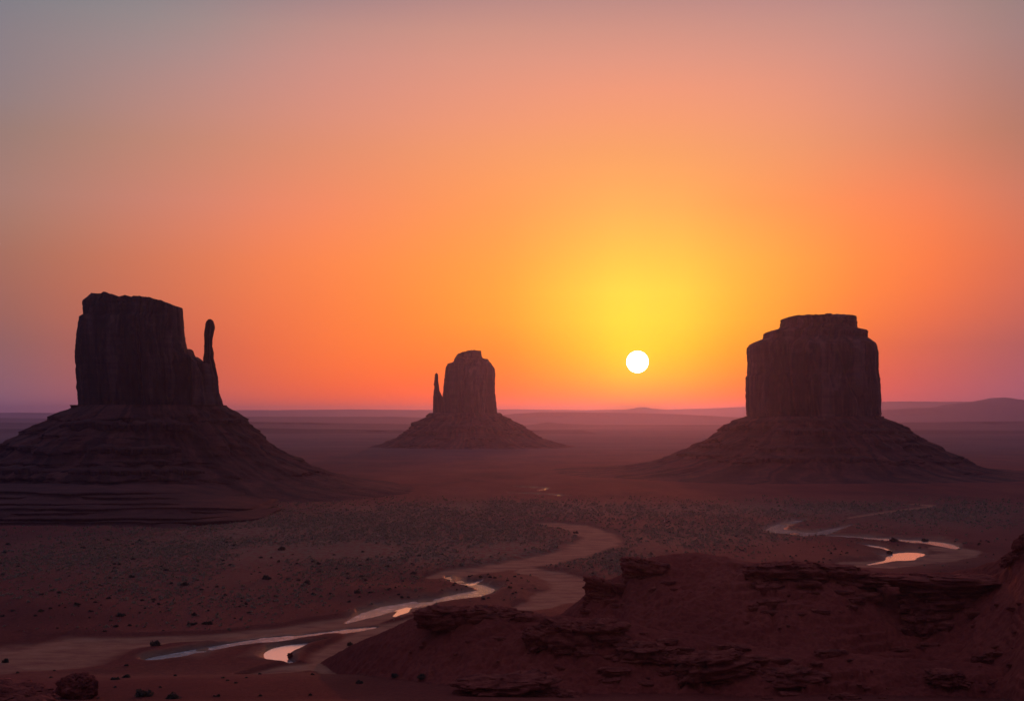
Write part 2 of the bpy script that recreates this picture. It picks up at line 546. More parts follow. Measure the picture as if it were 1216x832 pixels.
def line_rel(px, py, pts):
    """distance to a line divided by its half width, in plain coordinates"""
    D = dense(pts, 5)
    best = np.full(px.shape, 99.0)
    lo = D[:, :2].min(0) - (np.max(D[:, 2]) * 3 * ASPECT + 10, np.max(D[:, 2]) * 3 + 3)
    hi = D[:, :2].max(0) + (np.max(D[:, 2]) * 3 * ASPECT + 10, np.max(D[:, 2]) * 3 + 3)
    sel = np.where((px > lo[0]) & (px < hi[0]) & (py > lo[1]) & (py < hi[1]))[0]
    if len(sel) == 0:
        return best
    x = px[sel] / ASPECT; y = py[sel]
    b = np.full(len(sel), 99.0)
    for a, c in zip(D[:-1], D[1:]):
        ax, ay, aw = a[0] / ASPECT, a[1], a[2]; cx, cy, cw = c[0] / ASPECT, c[1], c[2]
        dx, dy = cx - ax, cy - ay
        t = np.clip(((x - ax) * dx + (y - ay) * dy) / (dx * dx + dy * dy + 1e-9), 0, 1)
        d = np.hypot(x - ax - t * dx, y - ay - t * dy) / (aw + t * (cw - aw))
        b = np.minimum(b, d)
    best[sel] = b
    return best


def all_rel(px, py, lines):
    r = np.full(px.shape, 99.0)
    for v in lines.values():
        r = np.minimum(r, line_rel(px, py, v))
    return r


# ------------------------------------------------------------------ terrain heights
E_P = [360, 385, 414, 450, 497, 520, 560, 600, 635, 700, 800, 923, 1077, 1216, 1500, 1900]
E_PY = [800, 783, 767, 750, 730, 725, 722.5, 724, 727, 734, 748, 769, 782, 793, 800, 800]
E_Y = [508, 503, 492, 480, 470, 465, 455, 450, 445, 438, 430, 420, 410, 400, 380, 380]
A_P = [600, 640, 665, 690, 702, 738, 748, 800, 823, 870, 895, 970, 1013, 1045, 1095, 1149, 1185, 1198, 1208, 1218, 1260, 1400, 1900]
A_PY = [760, 742, 727, 710, 695, 682, 667, 657.5, 655, 660.5, 668, 667, 671, 678, 682, 674.5, 665, 659, 648, 638, 618, 600, 600]
A_Y = [545, 540, 535, 530, 530, 528, 527, 526, 525, 515, 510, 505, 510, 515, 520, 505, 490, 485, 482, 480, 470, 450, 450]


def hills_near(p, Y):
    ye = np.interp(p, E_P, E_Y); ze = CAMZ + (HY - np.interp(p, E_P, E_PY)) / F * ye
    ya = np.interp(p, A_P, A_Y); za = CAMZ + (HY - np.interp(p, A_P, A_PY)) / F * ya
    e = np.where(Y < ye, ze - 0.33 * (ye - Y), ze - 0.75 * (Y - ye))
    a = np.where(Y < ya, za - 0.30 * (ya - Y), za - 0.70 * (Y - ya))
    e = np.where(p < 372, e - (372 - p) * 1.5, e)
    a = np.where(p < 610, a - (610 - p) * 1.5, a)
    cd = np.where(e > a, np.where(Y < ye, ze - e, 0), np.where(Y < ya, za - a, 0))
    return e, a, np.maximum(cd, 0)


def base_height(X, Y, px, py, rr, wr):
    near = np.clip((8000 - Y) / 6000, 0, 1)
    und = fbm2(X / 140, Y / 260, 3, 3) * 1.6 * near + fbm2(X / 26, Y / 44, 5, 3) * 0.75 * near
    far = sstep(2200, 6000, Y)
    und = und + far * fbm2(X / 1800, Y / 1200, 9, 3) * 9.0
    und = und + 3.2 * np.exp(-((px - 60) / 130)**2 - ((py - 722) / 14)**2)          # low red bank beyond the track
    und = und + 2.2 * np.exp(-((px - 455) / 45)**2 - ((py - 703) / 6)**2)
    und = und + 2.0 * np.exp(-((px - 600) / 45)**2 - ((py - 697) / 7)**2)
    rise = np.where(Y < 485, 0.12 * (485 - Y) * sstep(485, 465, Y), 0)
    rise = rise + np.where(Y < 380, np.clip(380 - Y, 0, 380) * 0.075, 0)
    ch = np.minimum(rr, wr)
    near_ch = 1 - sstep(1.0, 3.0, ch)
    z = und * (1 - near_ch) + rise
    z = z - 1.7 * (1 - sstep(0.85, 1.7, rr)) * (Y < 2600)
    z = z - 1.7 * (1 - sstep(1.0, 2.2, wr)) * (rr > 1.2) * (Y < 2600) * 0
    return z


WATER_Z = -2.0


def terrain(X, Y):
    """height, road distance, water distance, hill mask"""
    X = np.asarray(X, float); Y = np.asarray(Y, float)
    Yc = np.maximum(Y, 5.0)
    px = CX + F * X / Yc; py = HY + F * CAMZ / Yc
    jx = fbm2(X / 14, Y / 30, 21, 3)
    jitter = 1 + 0.35 * jx
    ok = Y > 150
    rr = np.where(ok, all_rel(px, py, ROADS), 99) * jitter
    wr = np.where(ok, np.minimum(all_rel(px, py, STREAMS), all_rel(px, py, POOLS)), 99) * (1 + 0.45 * jx + 0.10 * fbm2(X / 5, Y / 12, 24, 2))
    z = base_height(X, Y, px, py, rr, wr)
    # stream bed: everything within the channel drops below the water level
    bank = 1 - sstep(0.95, 2.1, wr)
    z = z * (1 - bank) + (WATER_Z + 0.25) * bank
    bars = fbm2(X / 16 + 0.4 * jx, Y / 34, 23, 4)
    z = z - (1.2 - 1.2 * sstep(0.12, 0.5, bars)) * (1 - sstep(0.6, 1.08, wr))
    z = np.where(Y > 1450, np.where(wr < 3, np.maximum(z, -2.6), z), z)
    # foreground ridges
    e, a, cd = hills_near(px, Yc)
    w = np.clip((Yc - 60) / 200, 0, 1)
    big = fbm2(X / 22, Y / 22, 31, 4)
    gul = 1 - np.abs(fbm2((X * 0.85 - Y * 0.45 + 6 * big) / 8, (X * 0.45 + Y * 0.9) / 30, 41, 4))
    fine = fbm2(X / 3.2, Y / 3.2, 51, 3)
    ridged = 0.5 - np.abs(fbm2(X / 4.5 + big, Y / 5.5, 55, 4)) * 2
    face = sstep(0.3, 4, cd)
    rough = 1.2 * big + fine * 0.55 * (0.5 + face) + 0.8 * ridged * (0.3 + face) - (0.5 + 2.6 * face) * (gul - 0.78) * (0.3 + 0.7 * sstep(500, 600, px))
    h = np.maximum(e, a)
    side = np.minimum(np.abs(e - np.interp(px, E_P, E_Y)), 1)
    h = h + rough * np.clip((h + 2) / 6, 0, 1)
    # rock benches breaking the faces into small steps
    step_h = 2.8
    wob = 0.9 * fbm2(X / 26, Y / 26, 61, 3)
    q = h / step_h + wob
    fr = q - np.floor(q)
    ter = (np.floor(q) + sstep(0.38, 0.62, fr) - wob) * step_h
    patch = sstep(0.05, 0.40, fbm2(X / 34, Y / 26, 71, 2)) * 0.8 * sstep(540, 640, px)
    h = h * (1 - patch) + ter * patch
    hill = h - z
    k = 2.0
    m = np.clip(0.5 + 0.5 * hill / k, 0, 1)
    z2 = z * (1 - m) + h * m + k * m * (1 - m) * 0.5
    # the rim the camera stands on
    rr2 = np.hypot(X, Y)
    rim = 97.6 - np.clip(rr2 - 4, 0, None) * 0.42 + fbm2(X / 9, Y / 9, 81, 3) * 0.8
    rim = np.where(rr2 > 190, -50, rim)
    z2 = np.maximum(z2, rim)
    z2 = np.where(Y < 0, np.maximum(z2, np.minimum(97 - np.abs(X) * 0.05, 97)), z2)
    return z2, rr, wr, hill


def hit(px, py, y0=200.0, y1=2500.0):
    """where the line of sight through (px, py) meets the terrain"""
    Y = np.concatenate([np.arange(y0, 600, 1.0), np.geomspace(600, y1, 900)])
    X = (px - CX) / F * Y; Z = CAMZ + (HY - py) / F * Y
    h = terrain(X, Y)[0]
    i = np.argmax(h >= Z)
    if not (h >= Z).any():
        i = len(Y) - 1
    return float(X[i]), float(Y[i]), float(h[i])


# ------------------------------------------------------------------ ground sheet (and the ridge in front, the tracks: same skin)
def build_ground():
    th_f = np.arange(-R(27), R(27), R(0.046))
    th = np.concatenate([np.linspace(-math.pi, -R(27), 60, endpoint=False), th_f, np.linspace(R(27), math.pi, 60, endpoint=False)])
    r1 = np.concatenate([[0.0], np.geomspace(2, 200, 60), np.arange(204, 340, 3.0), np.arange(340, 560, 0.75)])
    py = np.arange(HY + F * CAMZ / 560, 496.2, -0.6)
    r2 = F * CAMZ / (py - HY)
    rad = np.concatenate([r1, r2[r2 > 560.5], [36500.0]])
    nr, nc = len(rad), len(th)
    TH, RD = np.meshgrid(th, rad)
    # rows run along equal depth inside the frame
    depth = np.where(np.abs(TH) < R(27), RD / np.maximum(np.cos(TH), 0.2), RD / math.cos(R(27)))
    X = (np.sin(TH) * depth).ravel(); Y = (np.cos(TH) * depth).ravel()
    Z, rr, wr, hill = [a.ravel() for a in terrain(X, Y)]
    far = np.hypot(X, Y)
    Z = np.where(far > 30000, np.minimum(Z, 0), Z)
    pxa = CX + F * X / np.maximum(Y, 5); pya = HY + F * CAMZ / np.maximum(Y, 5)
    sand = 1 - sstep(0.7, 1.25, rr)
    sand = np.maximum(sand, 0.75 * (1 - sstep(0.8, 3.0, wr)) * (Y < 2500))
    flats = 0.55 * np.exp(-((pxa - 800) / 110)**2 - ((pya - 636) / 16)**2)
    flats += 0.45 * np.exp(-((pxa - 1060) / 110)**2 - ((pya - 664) / 12)**2)
    flats += 0.35 * np.exp(-((pxa - 640) / 60)**2 - ((pya - 700) / 20)**2)
    flats += 0.25 * np.exp(-((pxa - 200) / 260)**2 - ((pya - 806) / 16)**2)
    flats *= (Y > 300) * (0.6 + 0.4 * np.clip(fbm2(X / 40, Y / 70, 91, 4) * 2.5 + 0.5, 0, 1))
    sand = np.clip(np.maximum(sand, flats), 0, 1) * (hill < 0.6)
    wet = 1 - sstep(1.0, 2.0, wr * (1 + 0.3 * fbm2(X / 9, Y / 20, 97, 3)))
    litter = scrub_density(pxa, pya) * (1 - sand) * (hill < 0)
    far_haze_tint = 0.85 * sstep(1700, 4200, far)  # grows with distance: painted haze on the far ground
    faces = grid_faces(nr, nc, wrap=True)
    V = np.stack([X, Y, Z], -1)
    fh = hill[faces].mean(1); fy = Y[faces].mean(1); fr = rr[faces].mean(1); fd = far[faces].max(1)
    is_hill = (fh > 0.3) & (fy > 200) & (fy < 640) & (fd < 1200)
    is_road = (fr < 1.0) & ~is_hill & (fy > 300) & (fy < 2600)

    def part(name, sel):
        f = faces[sel]
        used, inv = np.unique(f, return_inverse=True)
        me = make_mesh(name, V[used], inv.reshape(f.shape)[:, ::-1], True, {'sand': sand[used], 'litter': litter[used], 'wet': wet[used], 'flats': far_haze_tint[used]})
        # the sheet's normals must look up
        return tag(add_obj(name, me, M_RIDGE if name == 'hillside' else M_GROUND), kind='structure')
    part('ground', ~is_hill & ~is_road)
    part('hillside', is_hill)
    part('dirt_road', is_road)


def scrub_density(px, py):
    g = lambda x, y, sx, sy: np.exp(-((px - x) / sx)**2 - ((py - y) / sy)**2)
    d = 1.0 * g(480, 630, 220, 24) + 0.9 * g(560, 655, 170, 22) + 0.7 * g(330, 640, 160, 30) + 0.5 * g(100, 660, 170, 26)
    d = d + 0.9 * g(860, 632, 90, 14) + 0.9 * g(760, 606, 260, 9) + 0.6 * g(740, 668, 40, 14) + 0.5 * g(700, 690, 16, 10)
    d = d + 0.8 * g(1120, 612, 120, 16) + 0.5 * g(950, 603, 120, 8) + 0.25 * g(250, 700, 230, 28) + 0.2 * g(820, 650, 60, 8)
    d = d + 0.5 * g(610, 600, 200, 9)
    return np.clip(d, 0, 1)


build_ground()


def build_water(name, pts, mat, z=WATER_Z):
    D = dense(pts, 8)
    T = np.gradient(D[:, :2] / (ASPECT, 1), axis=0)
    T /= np.linalg.norm(T, axis=1)[:, None] + 1e-9
    Nn = np.stack([-T[:, 1], T[:, 0]], -1)
    rows = []
    for s in np.linspace(-1.35, 1.35, 5):
        q = D[:, :2] / (ASPECT, 1) + Nn * (s * D[:, 2:3])
        px, py = q[:, 0] * ASPECT, q[:, 1]
        Y = F * CAMZ / (py - HY)
        rows.append(np.stack([(px - CX) / F * Y, Y, np.full(len(Y), z)], -1))
    V = np.concatenate(rows)
    f = grid_faces(5, len(D))
    me = make_mesh(name, V, f, True)
    # keep the surface facing up
    if me.polygons[len(me.polygons) // 2].normal.z < 0:
        me.flip_normals()
    return tag(add_obj(name, me, mat), kind='structure')


for k, v in STREAMS.items():
    build_water('stream', v, M_STREAM)
for k, v in POOLS.items():
    build_water('pool', v, M_POOL, WATER_Z + 0.012)


# ------------------------------------------------------------------ far ranges
def range_of_hills(name, Y, pts, width, seed, amp=0.5):
    pts = np.asarray(pts, float)
    xs = np.linspace(pts[0, 0], pts[-1, 0], 700)
    crest = np.interp(xs, pts[:, 0], pts[:, 1])
    crest = crest + amp * fbm2(xs / 40, xs * 0 + seed, seed, 5)
    zc = CAMZ + (HY - crest) / F * Y
    Xc = (xs - CX) / F * Y
    prof = [(-1.0, -0.02), (-0.6, 0.22), (-0.36, 0.48), (-0.22, 0.66), (-0.17, 0.93), (-0.08, 1.0), (0.15, 0.99), (0.3, 0.6), (1.0, -0.02)]
    V = []
    for k, (d, h) in enumerate(prof):
        n = fbm2(Xc / (width * 0.5), Xc * 0 + k * 3.1, seed + 5, 4)
        yy = Y + width * (d + (0.12 * n if 0 < k < 8 else 0 * n))
        zz = np.maximum(zc * h, -14) if h > 0 else np.full_like(zc, -14.0)
        V.append(np.stack([Xc, yy, zz], -1))
    V = np.concatenate(V)
    me = make_mesh(name, V, grid_faces(len(prof), len(xs)), True)
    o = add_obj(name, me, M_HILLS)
    return tag(o, kind='structure')


range_of_hills('hills', 26000, [(-900, 487), (-300, 488), (0, 490), (32, 489.4), (80, 490), (200, 489), (290, 486.8), (330, 487), (420, 485.8), (480, 486.5), (610, 485.8), (700, 486.5), (744, 486), (754, 484.4), (763, 482.8), (772, 484.7), (790, 486), (840, 484.6), (890, 483), (1040, 478), (1052, 476.6), (1141, 477), (1216, 478), (1600, 480), (2100, 486)], 2600, 3, 0.4)
range_of_hills('hills', 17500, [(985, 498), (1048, 487), (1080, 485), (1120, 482.5), (1140, 478.5), (1165, 476), (1180, 473.6), (1188, 472), (1200, 474), (1216, 475.5), (1300, 481), (1500, 490), (1900, 496)], 2200, 5, 1.3)
range_of_hills('hills', 15500, [(-700, 496), (-300, 494), (30, 496.5), (150, 497), (300, 494.5), (470, 494.5), (520, 497), (585, 494), (612, 491), (640, 489), (720, 489.5), (800, 491.5), (850, 494), (940, 498)], 1800, 8, 0.5)
range_of_hills('hills', 10500, [(-600, 504), (0, 501.5), (80, 502), (300, 500.5), (470, 503), (560, 504), (626, 505), (640, 503), (652, 501), (664, 502.5), (700, 504), (800, 504), (900, 505), (1050, 502), (1200, 500), (1500, 500), (1800, 504)], 1200, 13, 0.4)
range_of_hills('hills', 7000, [(-600, 513), (0, 509), (300, 508), (430, 510), (520, 512), (610, 511.2), (690, 510.6), (712, 513.5), (760, 515.5), (850, 517), (950, 514), (1080, 511), (1250, 511.5), (1700, 516)], 700, 17, 0.35)
range_of_hills('hills', 4700, [(-300, 530), (200, 526), (330, 524), (430, 526), (520, 531), (600, 531), (660, 531.5), (725, 532.2), (752, 535), (800, 538), (1000, 535), (1150, 530), (1300, 527), (1700, 534)], 420, 23, 0.3)


# ------------------------------------------------------------------ buttes
class Butte:
    def __init__(self, Y0, px0, left, right, label, seed, topy):
        self.Y0, self.px0, self.seed = Y0, px0, seed
        self.s = Y0 / F
        self.X0 = (px0 - CX) * self.s
        self.left = np.array([[abs(px0 - a) * self.s, CAMZ + (HY - b) * self.s] for a, b in left])    # radius, height
        self.right = np.array([[abs(a - px0) * self.s, CAMZ + (HY - b) * self.s] for a, b in right])
        self.root = empty('sandstone_butte', (self.X0, Y0, 0), label, 'butte')

    def r_of_z(self, z, phi):
        """talus radius at height z, phi = 0 towards the camera, + to the right"""
        L = np.interp(-z, -self.left[:, 1], self.left[:, 0])
        Rr = np.interp(-z, -self.right[:, 1], self.right[:, 0])
        w = 0.5 + 0.5 * np.sin(phi)
        return L + (Rr - L) * w

    def talus(self, rows=360, cols=620, gully=1.0, steps=0.8):
        t = np.linspace(0, 1, rows)
        ztop = max(self.left[0, 1], self.right[0, 1]); zbot = min(self.left[-1, 1], self.right[-1, 1])
        phi = np.linspace(-math.pi, math.pi, cols, endpoint=False)
        T, PH = np.meshgrid(t, phi, indexing='ij')
        z = ztop + (zbot - ztop) * T**1.35
        r = self.r_of_z(z, PH)
        x = r * np.sin(PH); y = -r * np.cos(PH)
        arc = PH * 120 * self.s
        # rills running down the slope, ribs of bedrock, scattered rubble
        g = (1 - np.abs(fbm2(arc / 26, T * 3.2, self.seed, 4))) - 0.78
        n1 = fbm3(x / 55, y / 55, z / 30, self.seed + 3, 4)
        n2 = fbm3(x / 9, y / 9, z / 6, self.seed + 7, 3)
        st = fbm2(z / 9.5, z * 0 + 2.2, self.seed + 9, 3)           # hard and soft beds
        dr = (n1 * 10 + g * 30 * gully * np.clip(T * 4, 0.25, 1) + n2 * 2.6 + st * 4.5 * (0.4 + 0.6 * (n1 > -0.1))) * np.clip(T * 6, 0.25, 1) * self.s / 1.3
        q = z / (16 * self.s) + 0.5 * n1 + 0.12 * n2
        fr = q - np.floor(q)
        bench = np.where(fr < 0.28, fr / 0.28, (1 - fr) / 0.72)
        mask = sstep(-0.12, 0.22, fbm2(arc / (55 * self.s), np.floor(q) * 0.83, self.seed + 21, 3)) * sstep(1.0, 0.85, T)
        dr = dr + bench * mask * steps * 9.0 * self.s * (1 + 0.5 * n2)
        r = r + dr
        x = r * np.sin(PH); y = -r * np.cos(PH)
        V = np.stack([x, y, z], -1).reshape(-1, 3)
        f = grid_faces(rows, cols, True)
        cap = len(V)
        V = np.vstack([V, [0, 0, ztop]])
        tri = np.array([[cap, j, (j + 1) % cols, (j + 1) % cols] for j in range(cols)])
        rill = np.append(np.clip(0.5 + 0.9 * fbm2(arc / 7 + 2 * n1, T * 2.0, self.seed + 15, 5), 0, 1).ravel(), 0.5)
        me = make_mesh('talus_slope', V, f, True, {'rill': rill})
        o = add_obj('talus_slope', me, M_TALUS, self.root)
        return o

    def tower(self, name, prof, ztop, depth, seed, dy=0.0, cols=520, nz=200, n=3.0, flute=1.0, arch=None, zstep=None):
        """prof: rows (py, left px, right px) from top to bottom; ztop: (px, py) outline of the summit"""
        prof = np.array(sorted(prof, key=lambda q: -q[0]), float)
        zt = np.array(ztop, float)
        py = np.union1d(np.linspace(prof[0, 0], prof[-1, 0], nz), np.concatenate([prof[:, 0], prof[:, 0] + 0.25, prof[:, 0] - 0.25]))
        py = py[(py <= prof[0, 0]) & (py >= prof[-1, 0])][::-1]
        xl = np.interp(-py, -prof[:, 0], prof[:, 1]); xr = np.interp(-py, -prof[:, 0], prof[:, 2])
        cx = (0.5 * (xl + xr) - self.px0) * self.s; hx = 0.5 * (xr - xl) * self.s
        hmax = hx.max()
        hy = depth * self.s * (hx / hmax)**0.8
        th = np.linspace(-math.pi, math.pi, cols, endpoint=False)
        Z = (CAMZ + (HY - py) * self.s)[:, None] * np.ones(cols)
        ct, sn = np.cos(th), np.sin(th)
        ex = np.sign(sn) * np.abs(sn)**(2 / n); ey = -np.sign(ct) * np.abs(ct)**(2 / n)
        arc = np.cumsum(np.hypot(np.diff(np.append(ex, ex[0])) * hmax, np.diff(np.append(ey, ey[0])) * depth * self.s))
        per = arc[-1]
        ang = arc / per * 2 * math.pi
        ux, uy = np.cos(ang) * per / (2 * math.pi), np.sin(ang) * per / (2 * math.pi)   # seamless ring coordinates
        H = Z.max() - Z.min()
        S = self.s
        ux = ux[None, :] + 0 * Z; uy = uy[None, :] + 0 * Z
        k = 1 / (14 * S)
        warp = fbm3(ux * k * .5, uy * k * .5, Z * k * 0.35, seed + 20, 2) * 0.8
        big = fbm3(ux * k + warp, uy * k, Z * k * 0.10, seed, 3)
        cr = 1 - np.abs(noise3(ux * k * 0.95 + warp, uy * k * 0.95, Z * k * 0.09, seed + 4))
        cr2 = 1 - np.abs(noise3(ux * k * 4 + warp, uy * k * 4, Z * k * 0.22, seed + 6))
        sm = fbm3(ux * k * 3.5, uy * k * 3.5, Z * k * 2.0, seed + 8, 4)
        bed = fbm3(ux * k * .2, uy * k * .2, Z * k * 5.0, seed + 10, 2)
        tt = (Z - Z.min()) / H
        bedw = sstep(0.62, 0.95, tt) * 0.9 + sstep(0.16, 0.02, tt) * 0.8 + 0.12
        d = (big * 10 - np.clip(cr - 0.74, 0, 1) * 52 - np.clip(cr2 - 0.80, 0, 1) * 14 + sm * 1.5 + bed * 2.4 * bedw) * S * flute
        edge = np.clip(1 - np.abs(ex), 0, 1)[None, :]               # keep the traced sides where they are
        d = d * (0.22 + 0.78 * sstep(0.0, 0.22, edge))
        d = d * np.clip(hx / (0.55 * hmax), 0.05, 1)[:, None]
        if arch is not None:
            d = d + arch(ex[None, :] * hx[:, None] + cx[:, None], Z, -ey[None, :]) * S
        x = cx[:, None] + ex[None, :] * (hx[:, None] + S * (0.9 * fbm2(Z / (5 * S), ex[None, :] * 1.5, seed + 41, 4) - 0.2) * min(1.0, flute + 0.15)) + d * ex[None, :] * 0.8
        y = ey[None, :] * hy[:, None] + d * ey[None, :] + dy
        # summit rings
        rings_x, rings_y, rings_z = [x], [y], [Z]
        for q in (0.93, 0.8, 0.6, 0.4, 0.2, 0.02):
            rings_x.append((cx[-1] + (x[-1] - cx[-1]) * q)[None]); rings_y.append((dy + (y[-1] - dy) * q)[None]); rings_z.append(Z[-1][None] + 0 * x[-1][None])
        x = np.concatenate(rings_x); y = np.concatenate(rings_y); z = np.concatenate(rings_z)
        top = np.interp(x / S + self.px0, zt[:, 0], zt[:, 1])
        topz = CAMZ + (HY - top) * S + fbm2(x / (6 * S), y / (6 * S), seed + 30, 4) * 1.5 * S
        z = np.minimum(z, topz)
        V = np.stack([x, y, z], -1).reshape(-1, 3)
        me = make_mesh(name, V, grid_faces(x.shape[0], cols, True)[:, ::-1], True)
        return add_obj(name, me, M_CLIFF, self.root)

    def ledge(self, py, p0, p1, thick=4.0, out=5.0, seed=0, label=None):
        """a band of hard rock standing out of the slope, seen at row py between columns p0 and p1"""
        lo, hi = -5.0, max(self.left[0, 1], self.right[0, 1]) - 1
        for _ in range(50):
            z = 0.5 * (lo + hi)
            r = float(self.r_of_z(np.array([z]), np.array([0.0]))[0])
            p = HY + F * (CAMZ - z) / (self.Y0 - r)
            if p > py:
                lo = z
            else:
                hi = z
        r = float(self.r_of_z(np.array([z]), np.array([0.0]))[0])
        sc = (self.Y0 - r) / F
        a0 = math.asin(max(-0.999, min(0.999, (p0 - CX) * sc / r - self.X0 / r)))
        a1 = math.asin(max(-0.999, min(0.999, (p1 - CX) * sc / r - self.X0 / r)))
        n = max(24, int((p1 - p0) * 1.2))
        ph = np.linspace(a0, a1, n)
        zz = z + fbm2(ph * 9, ph * 0, seed, 3) * thick * 0.3
        rr = self.r_of_z(zz, ph)
        tap = np.clip(np.minimum(np.arange(n), np.arange(n)[::-1]) / (n * 0.16), 0, 1)**0.6
        lip = 2.1 * out * (0.55 + 0.55 * fbm2(ph * 34, ph * 0 + 3, seed + 2, 4)) * tap + 0.4
        th = 2.2 * thick * (0.75 + 0.4 * fbm2(ph * 15, ph * 0 + 8, seed + 4, 3)) * (0.35 + 0.65 * tap)
        sec = [(-9, 0.75), (0.15, 0.55), (0.8, 0.42), (1.0, 0.2), (0.92, -0.25), (0.9, -0.42), (0.3, -0.52), (-0.5, -0.7), (-9, -1.1)]
        V = []
        for k, (o_, h_) in enumerate(sec):
            rad = rr + (lip * o_ if o_ > -1 else -9.0)
            V.append(np.stack([rad * np.sin(ph), -rad * np.cos(ph), zz + th * h_], -1))
        V = np.concatenate(V)
        me = make_mesh('rock_ledge', V, grid_faces(len(sec), n), False)
        return add_obj('rock_ledge', me, M_LEDGE_SHADED, self.root)


# --- left butte: broad tower, shoulder and a free-standing finger
bl = Butte(1668, 180, [(93, 481), (88, 486), (55, 503), (22, 524), (0, 539), (-40, 560), (-90, 576), (-150, 588)],
           [(268, 482), (272, 487), (300, 511), (335, 539), (380, 561), (430, 573), (480, 579), (560, 588)],
           'left butte with a broad tower and a thin finger rock on its right', 100, 350)
bl.talus()
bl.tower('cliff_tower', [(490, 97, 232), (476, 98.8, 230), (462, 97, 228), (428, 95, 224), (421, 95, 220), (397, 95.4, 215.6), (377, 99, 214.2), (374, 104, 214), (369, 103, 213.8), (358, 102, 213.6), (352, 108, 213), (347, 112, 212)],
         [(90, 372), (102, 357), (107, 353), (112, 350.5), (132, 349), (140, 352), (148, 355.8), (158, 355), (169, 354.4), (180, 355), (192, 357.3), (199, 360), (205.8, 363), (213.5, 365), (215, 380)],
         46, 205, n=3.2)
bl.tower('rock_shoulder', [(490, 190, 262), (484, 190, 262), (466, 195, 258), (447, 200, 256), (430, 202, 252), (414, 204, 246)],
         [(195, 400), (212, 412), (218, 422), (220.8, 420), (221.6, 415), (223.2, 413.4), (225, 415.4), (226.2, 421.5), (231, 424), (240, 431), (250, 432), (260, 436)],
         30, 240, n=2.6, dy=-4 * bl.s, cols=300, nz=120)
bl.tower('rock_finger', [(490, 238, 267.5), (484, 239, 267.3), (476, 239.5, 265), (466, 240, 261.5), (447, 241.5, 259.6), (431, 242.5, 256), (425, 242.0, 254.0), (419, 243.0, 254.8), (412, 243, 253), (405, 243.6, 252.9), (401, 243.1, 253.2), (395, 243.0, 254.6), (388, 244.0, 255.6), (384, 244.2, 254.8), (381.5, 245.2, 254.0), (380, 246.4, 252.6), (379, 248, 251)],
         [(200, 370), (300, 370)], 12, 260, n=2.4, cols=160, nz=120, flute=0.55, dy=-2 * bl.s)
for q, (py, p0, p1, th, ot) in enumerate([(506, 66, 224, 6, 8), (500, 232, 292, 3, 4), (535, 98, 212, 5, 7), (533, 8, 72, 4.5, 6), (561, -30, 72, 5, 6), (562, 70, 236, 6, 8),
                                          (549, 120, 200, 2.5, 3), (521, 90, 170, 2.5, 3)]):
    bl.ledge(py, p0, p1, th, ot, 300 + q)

# --- centre butte, farther off: tapered tower with a small finger on its left
bc = Butte(3863, 556, [(512, 490), (505, 496), (494, 503), (482, 514), (470, 522), (452, 528.5), (425, 532), (380, 534)],
           [(592, 490), (600, 495.5), (614, 503), (628, 513), (645, 521), (668, 528.5), (695, 532), (750, 534)],
           'middle butte, farthest and smallest, with a slim finger on its left', 140, 416)
bc.talus(260, 460, 0.5, 0.3)
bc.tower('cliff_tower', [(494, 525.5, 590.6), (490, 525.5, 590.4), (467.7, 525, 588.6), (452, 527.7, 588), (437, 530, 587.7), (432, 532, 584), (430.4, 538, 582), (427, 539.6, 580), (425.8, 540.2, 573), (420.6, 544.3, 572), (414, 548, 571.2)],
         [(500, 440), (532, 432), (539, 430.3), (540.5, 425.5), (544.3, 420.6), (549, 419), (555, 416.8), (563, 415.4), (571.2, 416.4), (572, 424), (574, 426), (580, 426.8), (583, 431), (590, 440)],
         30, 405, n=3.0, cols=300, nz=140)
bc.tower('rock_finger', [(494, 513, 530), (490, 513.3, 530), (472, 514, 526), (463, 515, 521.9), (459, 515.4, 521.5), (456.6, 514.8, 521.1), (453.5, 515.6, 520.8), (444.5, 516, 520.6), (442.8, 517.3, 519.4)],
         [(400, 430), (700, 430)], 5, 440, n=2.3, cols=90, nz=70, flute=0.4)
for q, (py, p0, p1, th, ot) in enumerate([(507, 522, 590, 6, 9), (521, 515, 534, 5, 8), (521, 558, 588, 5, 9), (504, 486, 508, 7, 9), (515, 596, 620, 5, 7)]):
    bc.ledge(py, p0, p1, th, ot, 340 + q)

# --- right butte: massive block with stepped cap
br = Butte(2159, 964, [(888, 494), (878, 499), (860, 510), (838, 525), (815, 536), (778, 549.5), (742, 555.5), (705, 558.2), (650, 560.5), (600, 563)],
           [(1041, 494), (1050, 499), (1074, 511), (1098, 526), (1116, 537), (1148, 551.5), (1172, 556.5), (1205, 559.3), (1250, 561), (1300, 563.5)],
           'right butte, a massive flat topped block beside the setting sun', 180, 375)
br.talus()


def arch_r(x, z, front):
    px = x / br.s + br.px0
    top = 404 + ((px - 968) / 34)**2 * 13 + 3 * np.sin(px * 0.35)
    py = HY - (z - CAMZ) / br.s
    inside = sstep(0, 4, py - top) * sstep(40, 36, np.abs(px - 968)) * (front > 0)
    low = sstep(0, 5, py - 446 - 3 * np.sin(px * 0.5)) * sstep(46, 30, np.abs(px - 966)) * (front > 0)
    return 3.6 * inside + 2.2 * low


